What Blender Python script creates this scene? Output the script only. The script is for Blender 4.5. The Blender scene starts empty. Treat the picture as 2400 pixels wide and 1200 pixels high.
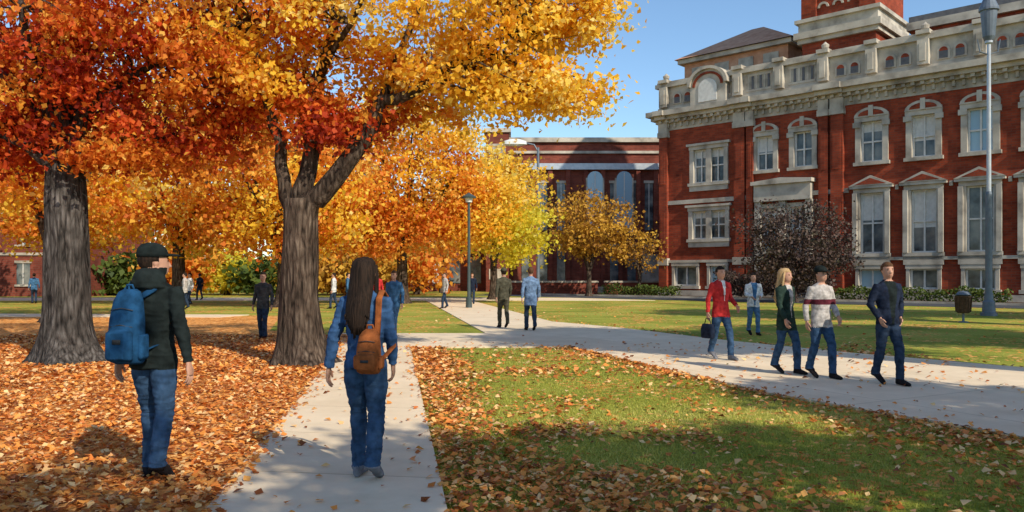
import bpy, math, random
import numpy as np
from mathutils import Vector, Matrix, noise
random.seed(7); RNG=np.random.default_rng(7)
scene=bpy.context.scene
COL=scene.collection
rad=math.radians

# ------------------------------------------------------------ materials
def newmat(name):
    m=bpy.data.materials.new(name); m.use_nodes=True
    nt=m.node_tree
    return m,nt,nt.nodes['Principled BSDF']
def ramp(nt,cols,fac=None,pos=None):
    r=nt.nodes.new('ShaderNodeValToRGB')
    el=r.color_ramp.elements
    n=len(cols)
    while len(el)<n: el.new(0.5)
    for i,c in enumerate(cols):
        el[i].position=(pos[i] if pos else i/(n-1)); el[i].color=(*c,1)
    if fac is not None: nt.links.new(fac,r.inputs[0])
    return r
def noise_node(nt,scale,detail=4,stretch=None,rough=.55):
    tc=nt.nodes.new('ShaderNodeTexCoord'); mp=nt.nodes.new('ShaderNodeMapping')
    nt.links.new(tc.outputs['Object'],mp.inputs[0])
    if stretch: mp.inputs['Scale'].default_value=stretch
    n=nt.nodes.new('ShaderNodeTexNoise'); n.inputs['Scale'].default_value=scale
    n.inputs['Detail'].default_value=detail; n.inputs['Roughness'].default_value=rough
    nt.links.new(mp.outputs[0],n.inputs['Vector'])
    return n
def bump(nt,bs,h,strength,dist=.02):
    b=nt.nodes.new('ShaderNodeBump'); b.inputs['Strength'].default_value=strength; b.inputs['Distance'].default_value=dist
    nt.links.new(h,b.inputs['Height']); nt.links.new(b.outputs[0],bs.inputs['Normal'])
def nmat(name,cols,scale=5,rough=.8,bmp=0,stretch=None,detail=5,pos=None,metal=0,dist=.02,spec=.3):
    m,nt,bs=newmat(name)
    n=noise_node(nt,scale,detail,stretch)
    if pos is None:
        k=len(cols); pos=[.3+.4*i/(k-1) for i in range(k)]
    r=ramp(nt,cols,n.outputs['Fac'],pos)
    nt.links.new(r.outputs[0],bs.inputs['Base Color'])
    bs.inputs['Roughness'].default_value=rough; bs.inputs['Metallic'].default_value=metal
    bs.inputs['Specular IOR Level'].default_value=spec
    if bmp: bump(nt,bs,n.outputs['Fac'],bmp,dist)
    return m
def sc(c,k): return tuple(min(1,x*k) for x in c)
def cloth(name,c,sc_=14,b=.5):
    return nmat(name,[sc(c,.55),c,sc(c,1.4)],scale=sc_,rough=.95,bmp=b,dist=.012,spec=.08,detail=9)
def leafmat(name,cols,trans=.4):
    m,nt,bs=newmat(name)
    at=nt.nodes.new('ShaderNodeAttribute'); at.attribute_name='rnd'
    r=ramp(nt,cols,at.outputs['Fac'])
    nt.links.new(r.outputs[0],bs.inputs['Base Color'])
    bs.inputs['Roughness'].default_value=.6; bs.inputs['Specular IOR Level'].default_value=.25
    tr=nt.nodes.new('ShaderNodeBsdfTranslucent'); nt.links.new(r.outputs[0],tr.inputs[0])
    mx=nt.nodes.new('ShaderNodeMixShader'); mx.inputs[0].default_value=trans
    out=nt.nodes['Material Output']
    nt.links.new(bs.outputs[0],mx.inputs[1]); nt.links.new(tr.outputs[0],mx.inputs[2]); nt.links.new(mx.outputs[0],out.inputs[0])
    return m
def brickmat(name,c1,c2,mortar):
    m,nt,bs=newmat(name)
    tc=nt.nodes.new('ShaderNodeTexCoord'); sx=nt.nodes.new('ShaderNodeSeparateXYZ'); nt.links.new(tc.outputs['Object'],sx.inputs[0])
    ad=nt.nodes.new('ShaderNodeMath'); nt.links.new(sx.outputs[0],ad.inputs[0]); nt.links.new(sx.outputs[1],ad.inputs[1])
    cb=nt.nodes.new('ShaderNodeCombineXYZ'); nt.links.new(ad.outputs[0],cb.inputs[0]); nt.links.new(sx.outputs[2],cb.inputs[1])
    bt=nt.nodes.new('ShaderNodeTexBrick'); nt.links.new(cb.outputs[0],bt.inputs['Vector'])
    bt.inputs['Scale'].default_value=1; bt.inputs['Brick Width'].default_value=.44; bt.inputs['Row Height'].default_value=.15
    bt.inputs['Mortar Size'].default_value=.012
    bt.inputs['Color1'].default_value=(*c1,1); bt.inputs['Color2'].default_value=(*c2,1); bt.inputs['Mortar'].default_value=(*mortar,1)
    n=noise_node(nt,.5,8,None,.7); r=ramp(nt,[(.45,.42,.42),(1.2,1.15,1.1)],n.outputs['Fac'],[.3,.68])
    mx=nt.nodes.new('ShaderNodeMix'); mx.data_type='RGBA'; mx.blend_type='MULTIPLY'; mx.inputs[0].default_value=1
    nt.links.new(bt.outputs['Color'],mx.inputs[6]); nt.links.new(r.outputs[0],mx.inputs[7])
    nt.links.new(mx.outputs[2],bs.inputs['Base Color']); bs.inputs['Roughness'].default_value=.9
    bs.inputs['Specular IOR Level'].default_value=.15
    return m

M={}
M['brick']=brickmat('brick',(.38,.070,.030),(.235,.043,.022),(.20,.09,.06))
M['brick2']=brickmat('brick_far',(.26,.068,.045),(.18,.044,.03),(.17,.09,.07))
M['stone']=nmat('limestone',[(.20,.175,.145),(.42,.375,.31),(.56,.505,.42)],scale=.9,rough=.85,detail=10)
M['terra']=nmat('terracotta_roof',[(.42,.19,.10),(.58,.32,.20)],scale=2,rough=.8)
M['slate']=nmat('roof_slate',[(.08,.08,.09),(.14,.14,.15)],scale=3,rough=.7)
M['white']=nmat('painted_wood',[(.55,.53,.49),(.7,.68,.64)],scale=4,rough=.5)
m,nt,bs=newmat('window_glass'); n=noise_node(nt,.9,3); r=ramp(nt,[(.03,.035,.04),(.10,.12,.13),(.24,.24,.22)],n.outputs['Fac'],[.35,.5,.7]); nt.links.new(r.outputs[0],bs.inputs['Base Color']); bs.inputs['Roughness'].default_value=.12; M['glass']=m
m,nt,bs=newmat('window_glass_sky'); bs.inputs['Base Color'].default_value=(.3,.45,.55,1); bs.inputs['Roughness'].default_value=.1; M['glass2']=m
def barkmat(name,cols):
    m,nt,bs=newmat(name)
    n=noise_node(nt,15,9,(1,1,.13),.62); n2=noise_node(nt,2.2,5)
    tc=nt.nodes.new('ShaderNodeTexCoord'); mp=nt.nodes.new('ShaderNodeMapping'); mp.inputs['Scale'].default_value=(13,13,2.6)
    nt.links.new(tc.outputs['Object'],mp.inputs[0])
    vo=nt.nodes.new('ShaderNodeTexVoronoi'); vo.feature='DISTANCE_TO_EDGE'; nt.links.new(mp.outputs[0],vo.inputs['Vector']); vo.inputs['Scale'].default_value=1
    mm=nt.nodes.new('ShaderNodeMath'); mm.operation='MULTIPLY_ADD'; nt.links.new(vo.outputs['Distance'],mm.inputs[0]); mm.inputs[1].default_value=.7; 
    nt.links.new(n.outputs['Fac'],mm.inputs[2])
    r=ramp(nt,cols,mm.outputs[0],[.38,.6,.9]); r2=ramp(nt,[(.6,.6,.6),(1.2,1.2,1.2)],n2.outputs['Fac'],[.35,.65])
    mx=nt.nodes.new('ShaderNodeMix'); mx.data_type='RGBA'; mx.blend_type='MULTIPLY'; mx.inputs[0].default_value=1
    nt.links.new(r.outputs[0],mx.inputs[6]); nt.links.new(r2.outputs[0],mx.inputs[7]); nt.links.new(mx.outputs[2],bs.inputs['Base Color'])
    bs.inputs['Roughness'].default_value=.95; bs.inputs['Specular IOR Level'].default_value=.1
    bump(nt,bs,mm.outputs[0],1,.07); return m
M['bark']=barkmat('bark',[(.018,.013,.010),(.085,.060,.045),(.19,.145,.11)])
M['barkg']=barkmat('bark_grey',[(.018,.016,.015),(.075,.066,.060),(.17,.155,.145)])
M['barkd']=nmat('bark_dark',[(.03,.02,.018),(.09,.06,.05)],scale=9,rough=.95,bmp=.8,stretch=(1,1,.25),dist=.04)
M['metal']=nmat('painted_metal',[(.10,.13,.16),(.16,.19,.23)],scale=3,rough=.45,metal=.2)
M['metal_d']=nmat('dark_green_metal',[(.04,.06,.06),(.07,.09,.09)],scale=3,rough=.5,metal=.1)
M['metal_l']=nmat('galvanised_metal',[(.38,.42,.47),(.5,.54,.58)],scale=3,rough=.4,metal=.3)
M['lampglass']=nmat('lamp_glass',[(.6,.62,.6),(.75,.76,.72)],scale=2,rough=.3)
M['asphalt']=nmat('asphalt',[(.04,.045,.055),(.075,.08,.09)],scale=14,rough=.9,bmp=.2)
M['soil']=nmat('soil_mulch',[(.04,.025,.015),(.10,.06,.035)],scale=12,rough=1,bmp=.5)
def groundmat(name,greens,leaf,cover):
    m,nt,bs=newmat(name)
    n1=noise_node(nt,.35,6); n2=noise_node(nt,22,6,(1,1,1),.7)
    r1=ramp(nt,greens,n1.outputs['Fac'],[.3+.4*i/(len(greens)-1) for i in range(len(greens))])
    r2=ramp(nt,[(.5,.5,.5),(1.35,1.35,1.35)],n2.outputs['Fac'],[.3,.7])
    mx=nt.nodes.new('ShaderNodeMix'); mx.data_type='RGBA'; mx.blend_type='MULTIPLY'; mx.inputs[0].default_value=1
    nt.links.new(r1.outputs[0],mx.inputs[6]); nt.links.new(r2.outputs[0],mx.inputs[7])
    tc=nt.nodes.new('ShaderNodeTexCoord')
    vo=nt.nodes.new('ShaderNodeTexVoronoi'); vo.inputs['Scale'].default_value=13; nt.links.new(tc.outputs['Object'],vo.inputs['Vector'])
    sp=nt.nodes.new('ShaderNodeSeparateColor'); nt.links.new(vo.outputs['Color'],sp.inputs[0])
    rl=ramp(nt,leaf,sp.outputs[0])
    n3=noise_node(nt,.5,5)
    ad=nt.nodes.new('ShaderNodeMath'); ad.operation='MULTIPLY_ADD'; nt.links.new(sp.outputs[1],ad.inputs[0]); ad.inputs[1].default_value=.35
    nt.links.new(n3.outputs['Fac'],ad.inputs[2])
    gt=nt.nodes.new('ShaderNodeMath'); gt.operation='GREATER_THAN'; nt.links.new(ad.outputs[0],gt.inputs[0]); gt.inputs[1].default_value=cover
    m2=nt.nodes.new('ShaderNodeMix'); m2.data_type='RGBA'
    nt.links.new(gt.outputs[0],m2.inputs[0]); nt.links.new(mx.outputs[2],m2.inputs[6]); nt.links.new(rl.outputs[0],m2.inputs[7])
    nt.links.new(m2.outputs[2],bs.inputs['Base Color']); bs.inputs['Roughness'].default_value=.95; bs.inputs['Specular IOR Level'].default_value=.1
    bump(nt,bs,n2.outputs['Fac'],.6,.03)
    return m
LEAFC=[(.24,.07,.02),(.56,.20,.045),(.74,.33,.08),(.80,.46,.17),(.68,.26,.055)]
GRE=[(.17,.21,.03),(.30,.315,.048),(.42,.39,.085)]
M['grass']=groundmat('grass',GRE,LEAFC,.82)
M['litter']=groundmat('leaf_covered_grass',[(.18,.12,.035),(.34,.16,.04)],LEAFC,.42)
def concrete(name,ang,w,l,base=((.68,.55,.38),(.84,.70,.51))):
    m,nt,bs=newmat(name)
    n=noise_node(nt,1.3,8,None,.7); n2=noise_node(nt,60,4)
    r=ramp(nt,list(base),n.outputs['Fac'],[.3,.7])
    tc=nt.nodes.new('ShaderNodeTexCoord'); mp=nt.nodes.new('ShaderNodeMapping'); mp.inputs['Rotation'].default_value=(0,0,ang); mp.inputs['Location'].default_value=(20.3,.2,0) if w>10 else (0,0,0)
    nt.links.new(tc.outputs['Object'],mp.inputs[0])
    bt=nt.nodes.new('ShaderNodeTexBrick'); bt.offset=0; bt.inputs['Scale'].default_value=1
    bt.inputs['Brick Width'].default_value=w; bt.inputs['Row Height'].default_value=l; bt.inputs['Mortar Size'].default_value=.008
    bt.inputs['Color1'].default_value=(1,1,1,1); bt.inputs['Color2'].default_value=(.93,.92,.9,1); bt.inputs['Mortar'].default_value=(.62,.57,.5,1)
    nt.links.new(mp.outputs[0],bt.inputs['Vector'])
    mx=nt.nodes.new('ShaderNodeMix'); mx.data_type='RGBA'; mx.blend_type='MULTIPLY'; mx.inputs[0].default_value=1
    nt.links.new(r.outputs[0],mx.inputs[6]); nt.links.new(bt.outputs['Color'],mx.inputs[7])
    nt.links.new(mx.outputs[2],bs.inputs['Base Color']); bs.inputs['Roughness'].default_value=.9
    bs.inputs['Specular IOR Level'].default_value=.15
    bump(nt,bs,n2.outputs['Fac'],.2,.004)
    return m
M['conc']=concrete('concrete_walk',rad(8.4),40,1.55)
M['conc2']=concrete('concrete_path',rad(-28),2.2,2.2)

# ------------------------------------------------------------ mesh helpers
class MB:
    def __init__(s): s.v=[]; s.f=[]; s.m=[]
    def box(s,x0,x1,y0,y1,z0,z1,m=0):
        b=len(s.v)
        s.v+=[(x0,y0,z0),(x1,y0,z0),(x1,y1,z0),(x0,y1,z0),(x0,y0,z1),(x1,y0,z1),(x1,y1,z1),(x0,y1,z1)]
        for q in ((0,3,2,1),(4,5,6,7),(0,1,5,4),(1,2,6,5),(2,3,7,6),(3,0,4,7)):
            s.f.append(tuple(b+i for i in q)); s.m.append(m)
    def quad(s,*p,m=0):
        b=len(s.v); s.v+=list(p); s.f.append(tuple(range(b,b+len(p)))); s.m.append(m)
    def prism_xz(s,pts,y0,y1,m=0):
        b=len(s.v); n=len(pts)
        s.v+=[(x,y0,z) for x,z in pts]+[(x,y1,z) for x,z in pts]
        s.f.append(tuple(b+i for i in range(n))); s.m.append(m)
        s.f.append(tuple(b+n+i for i in reversed(range(n)))); s.m.append(m)
        for i in range(n):
            j=(i+1)%n; s.f.append((b+i,b+n+i,b+n+j,b+j)); s.m.append(m)
    def prism_xy(s,pts,z0,z1,m=0):
        b=len(s.v); n=len(pts)
        s.v+=[(x,y,z0) for x,y in pts]+[(x,y,z1) for x,y in pts]
        s.f.append(tuple(b+i for i in reversed(range(n)))); s.m.append(m)
        s.f.append(tuple(b+n+i for i in range(n))); s.m.append(m)
        for i in range(n):
            j=(i+1)%n; s.f.append((b+i,b+j,b+n+j,b+n+i)); s.m.append(m)
    def rings(s,rs,m=0,cap=True):
        b=len(s.v); n=len(rs[0])
        for r in rs: s.v+=[tuple(p) for p in r]
        for k in range(len(rs)-1):
            for i in range(n):
                j=(i+1)%n
                s.f.append((b+k*n+i,b+k*n+j,b+(k+1)*n+j,b+(k+1)*n+i)); s.m.append(m)
        if cap:
            s.f.append(tuple(b+i for i in reversed(range(n)))); s.m.append(m)
            s.f.append(tuple(b+(len(rs)-1)*n+i for i in range(n))); s.m.append(m)
    def tube(s,pts,rr,n=8,m=0,cap=True,ref=None):
        pts=[Vector(p) for p in pts]; rs=[]
        N=len(pts); prev=Vector(ref) if ref else None
        for i,p in enumerate(pts):
            t=(pts[min(i+1,N-1)]-pts[max(i-1,0)]).normalized()
            if prev is None: prev=Vector((1,0,0)) if abs(t.x)<.9 else Vector((0,1,0))
            a=(prev-t*prev.dot(t)).normalized(); bb=t.cross(a); prev=a
            r=rr[i]; ra,rb=(r if isinstance(r,(tuple,list)) else (r,r))
            rs.append([p+a*ra*math.cos(2*math.pi*k/n)+bb*rb*math.sin(2*math.pi*k/n) for k in range(n)])
        s.rings(rs,m,cap)
    def loft(s,secs,n=24,m=0,p=2.0,M4=None):
        rs=[]
        for z,cx,cy,rx,ry in secs:
            r=[]
            for k in range(n):
                a=2*math.pi*k/n; c,sn=math.cos(a),math.sin(a)
                x=cx+rx*math.copysign(abs(c)**(2/p),c); y=cy+ry*math.copysign(abs(sn)**(2/p),sn)
                v=Vector((x,y,z)); r.append(M4@v if M4 else v)
            rs.append(r)
        s.rings(rs,m)
    def ell(s,c,r,n=12,k=8,m=0,M4=None):
        rs=[]
        for i in range(k+1):
            t=-math.pi/2+math.pi*(i+.0)/k; t=max(min(t,1.53),-1.53)
            ring=[]
            for j in range(n):
                a=2*math.pi*j/n
                v=Vector((c[0]+r[0]*math.cos(t)*math.cos(a),c[1]+r[1]*math.cos(t)*math.sin(a),c[2]+r[2]*math.sin(t)))
                ring.append(M4@v if M4 else v)
            rs.append(ring)
        s.rings(rs,m)
    def build(s,name,mats,parent=None,smooth=False,loc=None):
        me=bpy.data.meshes.new(name); me.from_pydata([tuple(v) for v in s.v],[],s.f)
        for mm in mats: me.materials.append(mm)
        me.polygons.foreach_set('material_index',s.m)
        if smooth: me.polygons.foreach_set('use_smooth',[True]*len(s.f))
        me.update()
        o=bpy.data.objects.new(name,me); COL.objects.link(o)
        if parent: o.parent=parent
        if loc: o.location=loc
        return o
def empty(name,loc=(0,0,0),rot=0):
    e=bpy.data.objects.new(name,None); COL.objects.link(e); e.location=loc; e.rotation_euler=(0,0,rot); e.empty_display_size=.3
    return e
def quadcloud(name,V,rnd,mt,k=4,parent=None):
    N=len(V); me=bpy.data.meshes.new(name)
    me.vertices.add(N*k); me.vertices.foreach_set('co',V.reshape(-1).astype(np.float32))
    me.loops.add(N*k); me.loops.foreach_set('vertex_index',np.arange(N*k,dtype=np.int32))
    me.polygons.add(N); me.polygons.foreach_set('loop_start',np.arange(0,N*k,k,dtype=np.int32))
    me.update(calc_edges=True)
    a=me.attributes.new('rnd','FLOAT','FACE'); a.data.foreach_set('value',np.clip(rnd,0,1).astype(np.float32))
    me.materials.append(mt)
    o=bpy.data.objects.new(name,me); COL.objects.link(o)
    if parent: o.parent=parent
    return o
def leafquads(C,size,flat=0.0,rng=RNG):
    N=len(C)
    nrm=rng.normal(size=(N,3)); nrm[:,2]=np.abs(nrm[:,2])+flat
    nrm/=np.linalg.norm(nrm,axis=1,keepdims=True)
    t=rng.normal(size=(N,3)); a=np.cross(nrm,t); a/=np.linalg.norm(a,axis=1,keepdims=True); b=np.cross(nrm,a)
    s=size[:,None]; w=(rng.uniform(.55,.95,N))[:,None]
    off=rng.uniform(-.25,.25,N)[:,None]
    V=np.stack([C-a*s*.5,C+b*s*.5*w+a*s*off+nrm*s*.12,C+a*s*.5,C-b*s*.5*w+a*s*off+nrm*s*.12],1)
    return V

# ------------------------------------------------------------ camera / light / sky
cam=bpy.data.cameras.new('camera'); co=bpy.data.objects.new('camera',cam); COL.objects.link(co)
co.location=(0,0,1.6); co.rotation_euler=(rad(90),0,0); cam.lens=28; cam.sensor_width=36; cam.shift_y=45/2400
cam.clip_end=2000; scene.camera=co
SD=Vector((.60,-.80,0)).normalized(); EL=rad(36)
to_sun=Vector((SD.x*math.cos(EL),SD.y*math.cos(EL),math.sin(EL)))
sl=bpy.data.lights.new('sun','SUN'); sl.energy=5.0; sl.angle=rad(.5); sl.color=(1,.90,.73)
so=bpy.data.objects.new('sun',sl); COL.objects.link(so); so.rotation_euler=to_sun.to_track_quat('Z','Y').to_euler(); so.location=(20,-30,30)
w=bpy.data.worlds.new('World'); scene.world=w; w.use_nodes=True; nt=w.node_tree
sky=nt.nodes.new('ShaderNodeTexSky'); sky.sky_type='NISHITA'; sky.sun_disc=False; sky.sun_elevation=EL; sky.sun_rotation=math.atan2(SD.x,SD.y)
sky.air_density=1.0; sky.dust_density=.3; sky.ozone_density=1.8
tn=nt.nodes.new('ShaderNodeMix'); tn.data_type='RGBA'; tn.blend_type='MULTIPLY'; tn.inputs[0].default_value=1; tn.inputs[7].default_value=(1.12,1.27,1.34,1)
nt.links.new(sky.outputs[0],tn.inputs[6]); nt.links.new(tn.outputs[2],nt.nodes['Background'].inputs[0]); nt.nodes['Background'].inputs[1].default_value=.135
scene.view_settings.view_transform='Standard'; scene.view_settings.look='None'; scene.view_settings.exposure=0

# ------------------------------------------------------------ ground & paths
g=MB(); g.quad((-700,-300,0),(700,-300,0),(700,1200,0),(-700,1200,0)); g.build('ground',[M['grass']])
def pl(y,off): return -1.25-.148*(y-5.38)+off
LITTER=[(-26,-6),(pl(-6,-.75),-6),(pl(17.2,-.75),17.2),(-3.9,20.5),(-7,23),(-9,31),(-26,31),(-40,20)]
g=MB(); g.quad(*[(x,y,.004) for x,y in LITTER]); g.build('leaf_covered_lawn',[M['litter']])
P1=[(pl(-10,-.81),-10),(pl(-10,.81),-10),(pl(17.34,.81),17.34),(pl(17.34,-.81),17.34)]
P2=[(-4.0,17.35),(1.3,17.6),(2.3,14.3),(3.43,10.67),(4.99,7.76),(7.2,4.6),(13,-2),(20,2),(17,6),(12,10.5),(8.73,13.6),(6.9,16.1),(5.16,19.3),(3.2,24),(1.4,27.0),(-.7,21.6),(-4.6,21.6)]
P3=[(-.7,21.62),(1.38,27.02),(-2.6,50),(-5.4,50)]
g=MB(); g.prism_xy(P1,-.1,.035); g.build('footpath',[M['conc']])
g=MB(); g.prism_xy(P2,-.1,.03); g.build('footpath',[M['conc2']])
g=MB(); g.prism_xy(P3,-.1,.025); g.build('footpath',[M['conc2']])
g=MB(); g.prism_xy([(-70,50.02),(9,50.02),(4,56),(-70,56)],-.1,.02); g.build('footpath',[M['conc2']])
g=MB(); g.prism_xy([(-60,33),(-11,30),(-10.5,31.8),(-60,35.6)],-.1,.028); g.build('footpath',[M['conc2']])
fd=Vector((.731,-.682,0)); fn=Vector((-.682,-.731,0)); F0=Vector((11.6,62,0))
def FP(t,o): v=F0+fd*t+fn*o; return (v.x,v.y)
g=MB(); g.prism_xy([FP(-12,9),FP(60,9),FP(60,5),FP(-12,5)],-.1,.022); g.build('campus_road',[M['asphalt']])
g=MB(); g.prism_xy([FP(-12,4.98),FP(60,4.98),FP(60,4.8),FP(-12,4.8)],-.1,.14); g.build('kerb',[M['stone']])
g=MB(); g.prism_xy([FP(-12,4.79),FP(60,4.79),FP(60,-1),FP(-12,-1)],-.1,.06); g.build('planting_bed',[M['soil']])

def pip(P,x,y):
    ins=np.zeros(len(x),bool); n=len(P)
    for i in range(n):
        x1,y1=P[i]; x2,y2=P[(i+1)%n]
        c=((y1>y)!=(y2>y))&(x<(x2-x1)*(y-y1)/(y2-y1+1e-12)+x1); ins^=c
    return ins
def segd(P,x,y,closed=False):
    d=np.full(len(x),1e9)
    for i in range(len(P)-(0 if closed else 1)):
        a=np.array(P[i]); b=np.array(P[(i+1)%len(P)]); ab=b-a
        t=np.clip(((x-a[0])*ab[0]+(y-a[1])*ab[1])/(ab@ab),0,1)
        d=np.minimum(d,np.hypot(x-a[0]-t*ab[0],y-a[1]-t*ab[1]))
    return d
def vnoise(x,y,s,seed=0):
    return np.array([noise.noise(Vector((a*s,b*s,seed))) for a,b in zip(x,y)])
def scatter(N,x0,x1,y0,y1,dens):
    x=RNG.uniform(x0,x1,N); y=RNG.uniform(y0,y1,N)
    k=RNG.uniform(0,1,N)<dens(x,y); return x[k],y[k]
onpath=lambda x,y: pip(P1,x,y)|pip(P2,x,y)|pip(P3,x,y)
def d_left(x,y):
    return pip(LITTER,x,y)*np.clip(1.25-.045*y,.35,1)
xl,yl=scatter(120000,-13,-.3,4,21,d_left)
def d_right(x,y):
    p=onpath(x,y)
    dp1=segd([P1[1],P1[2]],x,y); dp2=segd(P2[1:7],x,y); n=vnoise(x,y,.8,3)
    e1=np.exp(-(dp1/(.65+n*.3))**2)
    d=.03+1.2*e1+.75*np.exp(-dp2/.35)+np.clip(n*.45,0,.25)
    d+=np.clip((7.6-y+n*2.5)*.6,0,.9)*np.clip((2.6-x)/1.5,0,1)
    d+=.4*np.clip((x-3.0)/1.5,0,1)*(y<8.8)
    d=np.where(p,.012+.07*np.exp(-dp1/.12)+.06*np.exp(-dp2/.12),d)
    return np.where(pip(LITTER,x,y),0,d)
xr,yr=scatter(90000,-3.5,8,4,18.5,d_right)
def d_edge(x,y):
    dl=segd([P1[0],P1[3]],x,y); return np.where(pip(P1,x,y),.5*np.exp(-dl/.10),0)
xe,ye=scatter(30000,-3.8,-.5,4,17,d_edge)
def d_far(x,y):
    dp=segd(P2[9:15],x,y); dq=segd([P3[1],P3[2]],x,y)
    d=.02+.5*np.exp(-dp/.4)+.2*np.exp(-dq/.5)
    return np.where(onpath(x,y),.008,d)
xf,yf=scatter(34000,-6,24,10,40,d_far)
X=np.concatenate([xl,xr,xe,xf]); Y=np.concatenate([yl,yr,ye,yf])
Z=RNG.uniform(.012,.05,len(X)); Z=np.where(onpath(X,Y),.048,Z)
S=RNG.uniform(.035,.09,len(X))*np.where(Y>12,1.35,1)
C=np.stack([X,Y,Z],1); V=leafquads(C,S,flat=1.9)
V[:,:,2]=np.maximum(V[:,:,2],np.where(onpath(X,Y),.037,.008)[:,None])
M['fallen']=leafmat('fallen_leaf',[(.13,.04,.015),(.46,.13,.03),(.68,.25,.045),(.82,.40,.10),(.88,.62,.30),(.68,.19,.04),(.80,.34,.07)],.15)
quadcloud('fallen_leaves',V,RNG.uniform(0,1,len(X)),M['fallen'])
def d_gr(x,y): return (~onpath(x,y))*(~pip(LITTER,x,y))*np.clip(8/y,0,1)**1.5
xg,yg=scatter(240000,-1.6,8,4.3,17,d_gr)
N=len(xg); a=RNG.uniform(0,2*np.pi,N); h=RNG.uniform(.012,.04,N); wv=RNG.uniform(.003,.007,N)
ln=RNG.normal(0,.02,(N,2))
b0=np.stack([xg-np.cos(a)*wv,yg-np.sin(a)*wv,np.zeros(N)],1); b1=np.stack([xg+np.cos(a)*wv,yg+np.sin(a)*wv,np.zeros(N)],1)
tp=np.stack([xg+ln[:,0],yg+ln[:,1],h],1)
M['blade']=leafmat('grass_blade',[(.19,.24,.03),(.35,.37,.052),(.50,.47,.09),(.60,.53,.16)],.3)
quadcloud('lawn_grass',np.stack([b0,b1,tp],1),np.clip(RNG.normal(.45,.2,N)+vnoise(xg,yg,.5,9)*.6,0,1),M['blade'],k=3)

# ------------------------------------------------------------ trees
RED=[(.28,.03,.016),(.56,.07,.022),(.72,.12,.026),(.80,.19,.032),(.88,.34,.05)]
ORA=[(.52,.11,.02),(.76,.22,.03),(.86,.35,.045),(.92,.50,.07),(.95,.64,.14)]
YEL=[(.76,.36,.035),(.90,.50,.04),(.95,.62,.05),(.97,.74,.11),(.98,.84,.32)]
YGR=[(.50,.40,.03),(.74,.60,.04),(.86,.74,.07),(.66,.68,.08),(.92,.82,.2)]
BRN=[(.30,.13,.02),(.52,.27,.03),(.68,.40,.05),(.40,.19,.03)]
DRK=[(.03,.02,.022),(.07,.045,.04),(.12,.075,.06),(.06,.055,.035)]
GRN=[(.04,.07,.015),(.08,.12,.02),(.14,.17,.03)]
LM={k:leafmat('leaf_'+k,v,t) for k,v,t in (('red',RED,.55),('orange',ORA,.55),('yellow',YEL,.55),('yellowgreen',YGR,.55),('brown',BRN,.35),('dark',DRK,.2),('green',GRN,.3))}
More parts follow.
